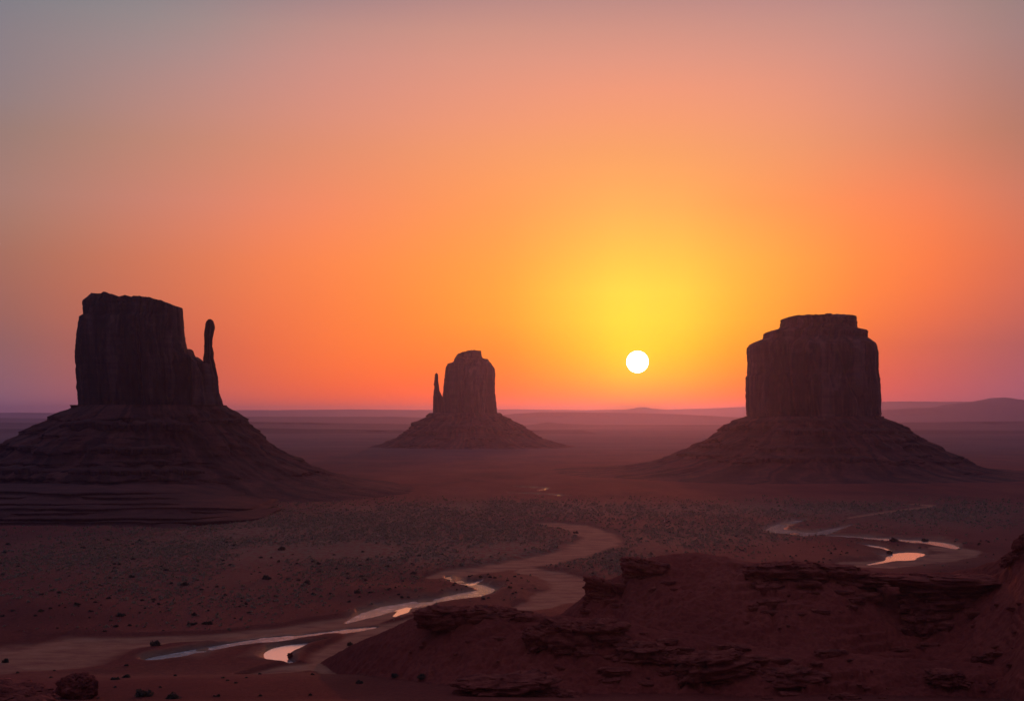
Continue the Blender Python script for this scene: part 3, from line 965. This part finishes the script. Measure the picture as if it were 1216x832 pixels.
br.tower('cliff_tower', [(500, 888, 1041), (495.8, 888.8, 1040.4), (491, 888, 1042), (473, 887, 1042), (461, 886.8, 1042), (453.8, 886.9, 1040.3), (447, 887, 1040), (444.5, 889.2, 1039.7), (418, 889.3, 1039), (411.7, 889.3, 1037.8), (408, 892, 1036.4), (403, 904, 1030), (402, 908, 1028), (395, 908.8, 1028), (393.6, 912, 1027.5), (391, 922, 1017), (390, 926, 1016.2), (386.4, 929, 1015.8), (379, 928.5, 1015.4), (377.3, 932, 1015), (375.5, 940, 1013), (374, 945, 1010)],
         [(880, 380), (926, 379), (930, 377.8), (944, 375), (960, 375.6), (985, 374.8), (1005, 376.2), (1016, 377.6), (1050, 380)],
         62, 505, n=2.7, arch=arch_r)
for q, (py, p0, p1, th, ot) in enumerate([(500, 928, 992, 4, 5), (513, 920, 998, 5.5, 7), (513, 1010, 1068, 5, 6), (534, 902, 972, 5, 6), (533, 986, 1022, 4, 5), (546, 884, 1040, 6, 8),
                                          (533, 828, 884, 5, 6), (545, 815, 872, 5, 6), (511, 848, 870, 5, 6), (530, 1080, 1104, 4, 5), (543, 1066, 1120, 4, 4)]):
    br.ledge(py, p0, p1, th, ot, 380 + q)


# ------------------------------------------------------------------ stepped terrace below the left butte
def build_terrace():
    root = empty('rock_terrace', (-420, 1220, 0), 'low dark stepped terrace of thin rock layers below the left butte', 'rock terrace')
    lay = [(1112, 2.6, 290, -1.5), (1132, 5.0, 276, 1.2), (1158, 8.0, 268, 3.8), (1186, 11, 284, 7.2), (1212, 13.2, 262, 9.8), (1242, 16.5, 246, 12.6), (1280, 20, 240, 15.2)]
    for k, (Yf, zt, pe, zb) in enumerate(lay):
        X1 = (pe - CX) / F * Yf
        xs = np.linspace(-1150, X1, 420)
        t = np.clip((X1 - xs) / 60, 0, 1)
        front = Yf + (1 - np.sqrt(np.clip(1 - (1 - t)**2, 0, 1))) * 90 + fbm2(xs / 110, xs * 0, 500 + k, 6) * 34 + fbm2(xs / 9, xs * 0, 520 + k, 3) * 2.5
        n0 = fbm2(xs / 25, xs * 0 + 5, 540 + k, 3) * 0.7
        top = (zt + n0) * (0.25 + 0.75 * t**0.4)
        hgt = 3.0 * np.clip(0.45 + 1.1 * fbm2(xs / 70, xs * 0, 560 + k, 4), 0.03, 1) * (0.15 + 0.85 * t**0.5)
        foot = 10 + 10 * fbm2(xs / 40, xs * 0, 580 + k, 3)
        sec = [(front + 120, top + 1.6), (front + 40, top + 0.8), (front + 10, top + 0.15), (front + 0.6, top), (front - 0.5, top - 0.3 * hgt), (front + 0.4, top - 0.5 * hgt), (front - 0.2, top - 0.8 * hgt), (front + 0.6, top - hgt), (front - foot, top - hgt - 2.6), (front - foot * 2.4, top - hgt - 5)]
        V = np.concatenate([np.stack([xs + 420, y - 1220, z + 0 * xs], -1) for y, z in sec])
        me = make_mesh('rock_layer', V, grid_faces(len(sec), len(xs)), True)
        add_obj('rock_layer', me, M_STEPS, root)


build_terrace()


# ------------------------------------------------------------------ foreground rocks
def blob(size, seed, res=(132, 84), nxy=2.8, nz=3.6, layers=5.0, layer_amp=0.17, rough=0.20):
    a, b, c = size
    u = np.linspace(0, 2 * math.pi, res[0], endpoint=False); v = np.linspace(-math.pi / 2, math.pi / 2, res[1])
    U, Vv = np.meshgrid(u, v)
    sp = lambda x, n: np.sign(x) * np.abs(x)**(2 / n)
    cx = sp(np.cos(Vv), nz)
    x = cx * sp(np.cos(U), nxy); y = cx * sp(np.sin(U), nxy); z = sp(np.sin(Vv), nz)
    n1 = fbm3(x * 1.6 + seed, y * 1.6, z * 1.2, seed, 3)
    n2 = fbm3(x * 5 * a / max(a, b), y * 5 * b / max(a, b), z * 4, seed + 4, 4)
    ly = fbm3(x * 0.5, y * 0.5, z * layers * 0.5 + 0.5 * n1, seed + 9, 2)
    crack = np.clip(1 - np.abs(noise3(x * 2.2 + seed, y * 2.2, z * 0.5, seed + 12)) - 0.86, 0, 1)
    n3 = 1 - np.abs(fbm3(x * 3.5 * a / max(a, b), y * 3.5, z * 2.5 + 0.6 * n2, seed + 15, 3)) * 2
    k = 1 + 0.30 * n1 + rough * n2 - 0.13 * np.clip(n3, 0, 1) + layer_amp * np.sign(ly) * np.abs(ly)**0.5 * 1.3 - 1.6 * crack
    x = x * k * a; y = y * k * b
    z = z * c * (1 + 0.22 * n1 + 0.22 * n2 - 0.12 * np.clip(n3, 0, 1))
    V = np.stack([x, y, z], -1).reshape(-1, 3)
    return V, grid_faces(res[1], res[0], True)


def rot_z(V, a):
    c, s = math.cos(a), math.sin(a)
    return V @ np.array([[c, s, 0], [-s, c, 0], [0, 0, 1]])


def tilt(V, ax, ay):
    V = V.copy()
    V[:, 2] += V[:, 0] * math.tan(ax) + V[:, 1] * math.tan(ay)
    return V


def outcrop(name, label, cat, anchor, slabs, seed, group=None, mat=None, **kw):
    """slabs: (px, py, width px, height px, depth factor, tilt) - centres on the hillside in view"""
    X, Y, Z = hit(*anchor)
    Vs, Fs, off = [], [], 0
    for k, (px, py, w, h, dp, tl) in enumerate(slabs):
        s = Y / F
        size = (w * s * 0.52, w * s * 0.5 * dp, h * s * 0.62)
        V, f = blob(size, seed + k * 13, **(kw or {'layers': 4 + h * 0.12}))
        V = rot_z(V, random.uniform(-0.25, 0.25))
        V = tilt(V, tl, random.uniform(-0.05, 0.10))
        V = V + np.array([(px - CX) * s - X, w * s * 0.5 * dp * 0.45, CAMZ + (HY - py) * s - Z])
        Vs.append(V); Fs.append(f + off); off += len(V)
    me = make_mesh(name, np.concatenate(Vs), np.concatenate(Fs), True)
    o = add_obj(name, me, mat or M_ROCK, None, (X, Y, Z))
    return tag(o, label, cat, group)


OUT = [
    ('layered outcrop on the upper ridge crest, below the winding pale stream', (960, 684), [(925, 681, 84, 22, .7, .05), (985, 683, 92, 20, .7, -.05), (1020, 690, 60, 14, .7, -.1), (905, 692, 44, 24, .8, .1), (960, 700, 50, 18, .8, 0)]),
    ('broad cracked slab outcrop at the right edge of the ridge', (1150, 712), [(1150, 697, 160, 20, .5, -.02), (1165, 714, 170, 24, .5, 0), (1110, 716, 70, 26, .7, .05), (1200, 728, 70, 20, .6, 0)]),
    ('knobbly rocks under the broad right slab', (1115, 745), [(1105, 740, 50, 24, .8, .1), (1170, 748, 44, 20, .8, 0), (1085, 754, 36, 18, .8, 0)]),
    ('dark rock on the left shoulder of the upper ridge', (768, 684), [(768, 675, 54, 18, .7, -.15), (790, 686, 46, 20, .7, 0), (757, 688, 30, 14, .8, 0)]),
    ('blocky rock on the steep left end of the upper ridge', (715, 708), [(712, 700, 36, 22, .8, -.2), (722, 716, 42, 20, .8, -.1), (704, 716, 22, 14, .8, 0)]),
    ('rounded overhanging ledge crowning the lower left ridge', (555, 738), [(530, 735, 66, 22, .6, -.02), (590, 737, 84, 24, .6, 0), (508, 733, 30, 16, .8, .1), (635, 741, 50, 16, .7, -.1)]),
    ('lumpy rock mass on the lower ridge right of the rounded ledge', (690, 762), [(672, 756, 70, 30, .7, -.1), (715, 752, 64, 24, .7, 0), (700, 775, 60, 30, .8, -.1), (640, 762, 40, 20, .8, .05)]),
    ('low worn rocks in the middle of the lower slope', (770, 785), [(760, 776, 60, 18, .8, 0), (790, 790, 54, 22, .8, -.1), (742, 793, 36, 16, .8, 0)]),
    ('wide weathered rock mass low on the front slope', (855, 806), [(850, 795, 92, 30, .6, .12), (875, 806, 70, 28, .7, 0), (820, 812, 50, 26, .8, .1)]),
    ('domed rock beside the wide rock mass, near the bottom edge', (935, 816), [(935, 813, 88, 26, .7, .05), (960, 822, 50, 20, .8, 0)]),
    ('flat topped dark rock at the bottom edge of the photo', (605, 826), [(600, 822, 110, 26, .7, .04), (660, 830, 70, 16, .7, -.05), (560, 832, 50, 18, .8, 0)]),
    ('steep rock knob rising at the far right edge', (1210, 660), [(1218, 652, 26, 30, .8, .5), (1201, 664, 22, 12, .9, .5)]),
    ('pair of low rocks at the bottom right corner', (1140, 812), [(1125, 808, 46, 16, .8, 0), (1165, 818, 56, 18, .8, 0)]),
]
for k, (lb, an, sl) in enumerate(OUT):
    outcrop('rock_outcrop', lb, 'rock outcrop', an, sl, 600 + 31 * k)

outcrop('boulder', 'big round dark boulder at the bottom left corner', 'boulder', (88, 829), [(88, 819, 46, 28, .9, 0)], 1203, layers=2, layer_amp=0.03, rough=0.07, nxy=2.3, nz=2.4)
outcrop('boulder', 'small dark stone on the tip of the bright pool', 'boulder', (345, 781), [(344, 778, 7, 5, .9, 0)], 1210)
outcrop('rock_outcrop', 'dark low mound cut off by the left bottom corner', 'rock outcrop', (10, 832), [(5, 836, 120, 26, .9, -.1)], 1220, layers=2, layer_amp=0.03, rough=0.08, nxy=2.3, nz=2.4)

# middling rocks weathered out of the ridge
rock_meshes = []
for k in range(6):
    V, f = blob((1, 0.8, 0.62), 950 + k, res=(48, 30), layers=3, rough=0.2)
    me = make_mesh('rock', V, f, True); me.materials.append(M_ROCK); rock_meshes.append(me)
ROCKS = [   # count, px range, py range, label, group
    (16, (500, 660), (724, 760), 'middling rock below the rounded ledge of the lower left ridge', 'rocks below the rounded ledge'),
    (16, (640, 800), (745, 815), 'middling rock on the slope in the lower middle', 'rocks in the lower middle'),
    (14, (690, 810), (664, 730), 'middling rock at the broken left end of the upper ridge', 'rocks at the left end of the upper ridge'),
    (22, (880, 1060), (680, 730), 'middling rock under the layered outcrop of the upper ridge', 'rocks under the layered outcrop'),
    (22, (1060, 1216), (705, 790), 'middling rock under the broad right slab', 'rocks under the broad right slab'),
    (22, (800, 1080), (770, 830), 'middling rock among the big low rocks near the bottom edge', 'rocks near the bottom edge'),
]
for n, (x0, x1), (y0, y1), lb, gp in ROCKS:
    c = 0
    while c < n:
        px, py = random.uniform(x0, x1), random.uniform(y0, y1)
        X, Y, Z = hit(px, py)
        if Y > 560:
            continue
        o = bpy.data.objects.new('rock', rock_meshes[(c + n) % 6]); COL.objects.link(o)
        sz = random.uniform(0.9, 3.0) if random.random() < 0.8 else random.uniform(3, 5)
        o.location = (X, Y + sz * 0.3, Z - sz * 0.12)
        o.scale = (sz * 1.5, sz * 1.1, sz * 0.8); o.rotation_euler = (random.uniform(-.15, .15), random.uniform(-.15, .15), random.uniform(-.4, .4))
        tag(o, lb, 'rock', gp)
        c += 1

# loose stones on the near slope
stone_meshes = []
for k in range(5):
    V, f = blob((1, 0.8, 0.6), 900 + k, res=(20, 12), layers=2)
    me = make_mesh('stone', V, f, True); me.materials.append(M_ROCK); stone_meshes.append(me)
n_st = 0
while n_st < 70:
    px, py = random.uniform(470, 1210), random.uniform(690, 828)
    X, Y, Z = hit(px, py)
    if Y > 560:
        continue
    zz, rr, wr, hl = terrain(np.array([X]), np.array([Y]))
    if hl[0] < 1:
        continue
    o = bpy.data.objects.new('stone', stone_meshes[n_st % 5]); COL.objects.link(o)
    o.location = (X, Y, Z + 0.1)
    s = random.uniform(0.35, 1.15)
    o.scale = (s * 1.2, s, s * 0.9); o.rotation_euler = (0, 0, random.uniform(0, 6.28))
    side = 'left' if px < 760 else ('middle' if px < 980 else 'right')
    tag(o, {'left': 'small loose stone on the lower ridge left of the wide rock mass', 'middle': 'small loose stone on the slope round the wide rock mass', 'right': 'small loose stone on the right part of the near slope'}[side],
        'stone', {'left': 'stones on the lower left ridge', 'middle': 'stones in the middle of the slope', 'right': 'stones on the right slope'}[side])
    n_st += 1


# ------------------------------------------------------------------ shrubs
def leaf_cloud(n, seed, leaf=0.16, flat=0.75):
    rg = np.random.default_rng(seed)
    d = rg.normal(size=(n, 3)); d /= np.linalg.norm(d, axis=1)[:, None]
    d[:, 2] = np.abs(d[:, 2])
    lump = 0.72 + 0.38 * noise3(d[:, 0] * 2.2 + seed, d[:, 1] * 2.2, d[:, 2] * 2.2, seed)
    rad = lump * rg.uniform(0.35, 1.0, n)**0.45
    c = d * rad[:, None] * (1, 1, flat)
    a = rg.normal(size=(n, 3)); a /= np.linalg.norm(a, axis=1)[:, None]
    b = np.cross(a, rg.normal(size=(n, 3))); b /= np.linalg.norm(b, axis=1)[:, None]
    sz = leaf * rg.uniform(0.6, 1.4, n)[:, None]
    V = np.stack([c - a * sz, c + a * sz * 0.4 + b * sz * 0.5, c + a * sz * 1.2, c + a * sz * 0.3 - b * sz * 0.5], 1)
    return V.reshape(-1, 3), np.arange(4 * n).reshape(-1, 4)


shrub_meshes = []
for k in range(6):
    V, f = leaf_cloud(420, 50 + k, 0.15)
    # a few bare stems from the root
    sv, sf = [], []
    for j in range(7):
        a = j * 0.9 + k; r = 0.55; w = 0.03
        tip = np.array([math.cos(a) * r, math.sin(a) * r, 0.4]); n = np.array([-math.sin(a), math.cos(a), 0]) * w
        base = len(V) + len(sv)
        sv += [n * 1.4 + (0, 0, -.15), -n * 1.4 + (0, 0, -.15), tip - n * .5, tip + n * .5, np.array([0, 0, .1 - .15])]
        sf.append([base, base + 1, base + 2, base + 3])
    me = make_mesh('shrub', np.vstack([V, sv]), np.vstack([f, sf]), False)
    me.materials.append(M_SHRUB)
    shrub_meshes.append(me)


def shrub_at(px, py, wpx, label, group=None, hfac=None):
    X, Y, Z = hit(px, py)
    o = bpy.data.objects.new('shrub', random.choice(shrub_meshes)); COL.objects.link(o)
    s = wpx * Y / F * 0.5
    o.location = (X, Y, Z - 0.02 * s)
    hf = hfac or random.uniform(0.85, 1.25)
    o.scale = (s, s, s * hf); o.rotation_euler = (0, 0, random.uniform(0, 6.28))
    return tag(o, label, 'shrub', group)


SPECIAL = [
    (185, 766, 16, 'dark bush standing by the left tip of the stream'), (143, 731, 13, 'round grey bush on the red bank left of the dark bush pair', ),
    (226, 742, 12, 'left bush of a pair above the dirt track'), (248, 741, 13, 'right bush of a pair above the dirt track'),
    (219, 695, 12, 'dark rounded bush alone in the middle of the left flat'), (334, 653, 12, 'dark bush at the left edge of the dense sagebrush'),
    (316, 687, 15, 'pale wide bush on the flat right of centre left'), (365, 692, 11, 'bush beside the pale wide bush, to its right'),
    (7, 786, 11, 'small bush on the sandy track at the left edge'), (150, 804, 11, 'small bush near the boulder, below the stream'),
    (1062, 643, 13, 'dark bush on the bar between stream and bright right pool'), (1056, 657, 10, 'dark bush on the left bank of the bright right pool'),
    (1098, 642, 10, 'bush on the far bank of the right stream'), (684, 633, 8, 'dark bush inside the bend of the upper track'),
    (424, 704, 11, 'dark bush on the red bank left of the stream bend'), (491, 681, 9, 'bush at the lower edge of the sagebrush near the track'),
    (761, 640, 6, 'lone small bush on the pale sandy flat'), (427, 811, 12, 'bush at the foot of the near ridge, left one'),
    (469, 803, 12, 'bush at the foot of the near ridge, right one'), (502, 806, 16, 'low spreading bush at the foot of the ridge slope'),
    (416, 766, 10, 'bush on the sandy spur beside the ridge foot'), (170, 826, 26, 'low dark brush right of the boulder'), (205, 829, 20, 'dry low brush near the bottom edge, right of the boulder'),
    (3, 815, 12, 'bush at the left edge above the corner mound'), (637, 762, 5, 'tiny bush on the ledge'),
][:-1]
for px, py, w, lb in SPECIAL:
    shrub_at(px, py, w, lb)

ZONES = [   # count, px range, py range, size range, label, group
    (95, (0, 300), (640, 750), (3.5, 8.5), 'small dark shrub dotted over the red flat below the left butte', 'shrubs on the left red flat'),
    (55, (300, 520), (655, 715), (4, 8), 'dark shrub among the sagebrush above the stream', 'shrubs above the stream'),
    (26, (520, 690), (672, 712), (3.5, 7), 'small shrub on the ground inside the track loop', 'shrubs inside the track loop'),
    (40, (760, 900), (615, 655), (3, 5.5), 'small dark shrub dotted over the pale flat behind the ridge', 'shrubs on the pale flat'),
    (22, (690, 790), (655, 692), (3.5, 6), 'small shrub at the back foot of the upper ridge', 'shrubs behind the ridge'),
    (30, (930, 1200), (640, 672), (3, 5), 'small shrub on the sand round the right stream', 'shrubs by the right stream'),
    (24, (20, 380), (790, 830), (4, 9), 'small dark shrub on the ground below the stream', 'shrubs below the stream'),
]
for n, (x0, x1), (y0, y1), (s0, s1), lb, gp in ZONES:
    c = 0
    tries = 0
    while c < n and tries < 4000:
        tries += 1
        px, py = random.uniform(x0, x1), random.uniform(y0, y1)
        X, Y, Z = hit(px, py)
        _, rr, wr, hl = terrain(np.array([X]), np.array([Y]))
        if rr[0] < 1.3 or wr[0] < 1.5 or hl[0] > 0.3:
            continue
        shrub_at(px, py, s0 + (s1 - s0) * random.random()**2.2, lb, gp)
        c += 1


# ------------------------------------------------------------------ sagebrush cover: far too many to count, one object
def build_scrub():
    n = 170000
    px = RNG.uniform(-150, 1370, n); py = HY + 96 + 160 * RNG.uniform(0, 1, n)**1.15
    Y = F * CAMZ / (py - HY); X = (px - CX) / F * Y
    patch = np.clip(0.75 + 1.9 * fbm2(X / 55, Y / 150, 801, 4), 0, 1.3)
    keep = RNG.uniform(0, 1, n) < scrub_density(px, py) * patch * 0.85 + 0.012
    px, py, X, Y = px[keep], py[keep], X[keep], Y[keep]
    Z, rr, wr, hl = terrain(X, Y)
    keep = (rr > 1.25) & (wr > 1.4) & (hl < 0)
    X, Y, Z, py = X[keep], Y[keep], Z[keep], py[keep]
    n = len(X)
    size = np.clip(RNG.lognormal(0, 0.5, n), 0.45, 2.8) * 0.70 * (0.75 + 0.35 * np.clip((Y - 500) / 700, 0, 1.2))
    q = 14
    protoV, protoF = leaf_cloud(q, 5, 0.6, 0.8)
    allV = np.empty((n, q * 4, 3))
    protos = [leaf_cloud(q, 100 + k, 0.5, 0.85)[0] for k in range(24)]
    pid = RNG.integers(0, 24, n)
    ang = RNG.uniform(0, 6.28, n)
    PV = np.array(protos)[pid]
    c, s = np.cos(ang)[:, None], np.sin(ang)[:, None]
    allV[:, :, 0] = (PV[:, :, 0] * c - PV[:, :, 1] * s) * size[:, None] + X[:, None]
    allV[:, :, 1] = (PV[:, :, 0] * s + PV[:, :, 1] * c) * size[:, None] + Y[:, None]
    allV[:, :, 2] = PV[:, :, 2] * size[:, None] + Z[:, None]
    me = make_mesh('sagebrush', allV.reshape(-1, 3), np.arange(n * q * 4).reshape(-1, 4), False)
    return tag(add_obj('sagebrush', me, M_SAGE), kind='stuff')


build_scrub()


# ------------------------------------------------------------------ the sun's disc, far beyond the haze
def build_sun():
    D = 62000.0
    c = Vector((0, 0, CAMZ)) + SUN_DIR * D
    rad = D * math.tan(math.radians(0.50))
    u = np.linspace(0, 2 * math.pi, 96, endpoint=False); v = np.linspace(-math.pi / 2, math.pi / 2, 48)
    U, Vv = np.meshgrid(u, v)
    V = np.stack([np.cos(Vv) * np.cos(U), np.cos(Vv) * np.sin(U), np.sin(Vv)], -1).reshape(-1, 3) * rad
    m = bpy.data.materials.new('sun_surface'); m.use_nodes = True
    nt = m.node_tree; nt.nodes.clear()
    out = nt.nodes.new('ShaderNodeOutputMaterial'); em = nt.nodes.new('ShaderNodeEmission')
    em.inputs['Color'].default_value = (1, 0.97, 0.88, 1); em.inputs['Strength'].default_value = 9.0
    nt.links.new(em.outputs[0], out.inputs['Surface'])
    m.cycles.emission_sampling = 'NONE'
    o = add_obj('sun', make_mesh('sun', V, grid_faces(48, 96, True), True), m, None, c)
    return tag(o, 'round white setting sun low above the horizon', 'sun')


build_sun()


# ------------------------------------------------------------------ evening haze
def build_haze():
    x0, x1, y0, y1, z0, z1 = -37500, 37500, -37500, 37500, -22, 330
    V = [(x, y, z) for z in (z0, z1) for y in (y0, y1) for x in (x0, x1)]
    f = [(0, 2, 3, 1), (4, 5, 7, 6), (0, 1, 5, 4), (1, 3, 7, 5), (3, 2, 6, 7), (2, 0, 4, 6)]
    me = make_mesh('haze', V, f, False)
    m = bpy.data.materials.new('haze'); m.use_nodes = True
    nt = m.node_tree; nt.nodes.clear()
    out = nt.nodes.new('ShaderNodeOutputMaterial'); vol = nt.nodes.new('ShaderNodeVolumePrincipled')
    vol.inputs['Color'].default_value = (*HAZE_COLOR, 1)
    vol.inputs['Density'].default_value = HAZE_DENSITY
    vol.inputs['Anisotropy'].default_value = HAZE_ANISO
    nt.links.new(vol.outputs[0], out.inputs['Volume'])
    m.cycles.homogeneous_volume = True
    return tag(add_obj('haze', me, m), kind='stuff')


build_haze()
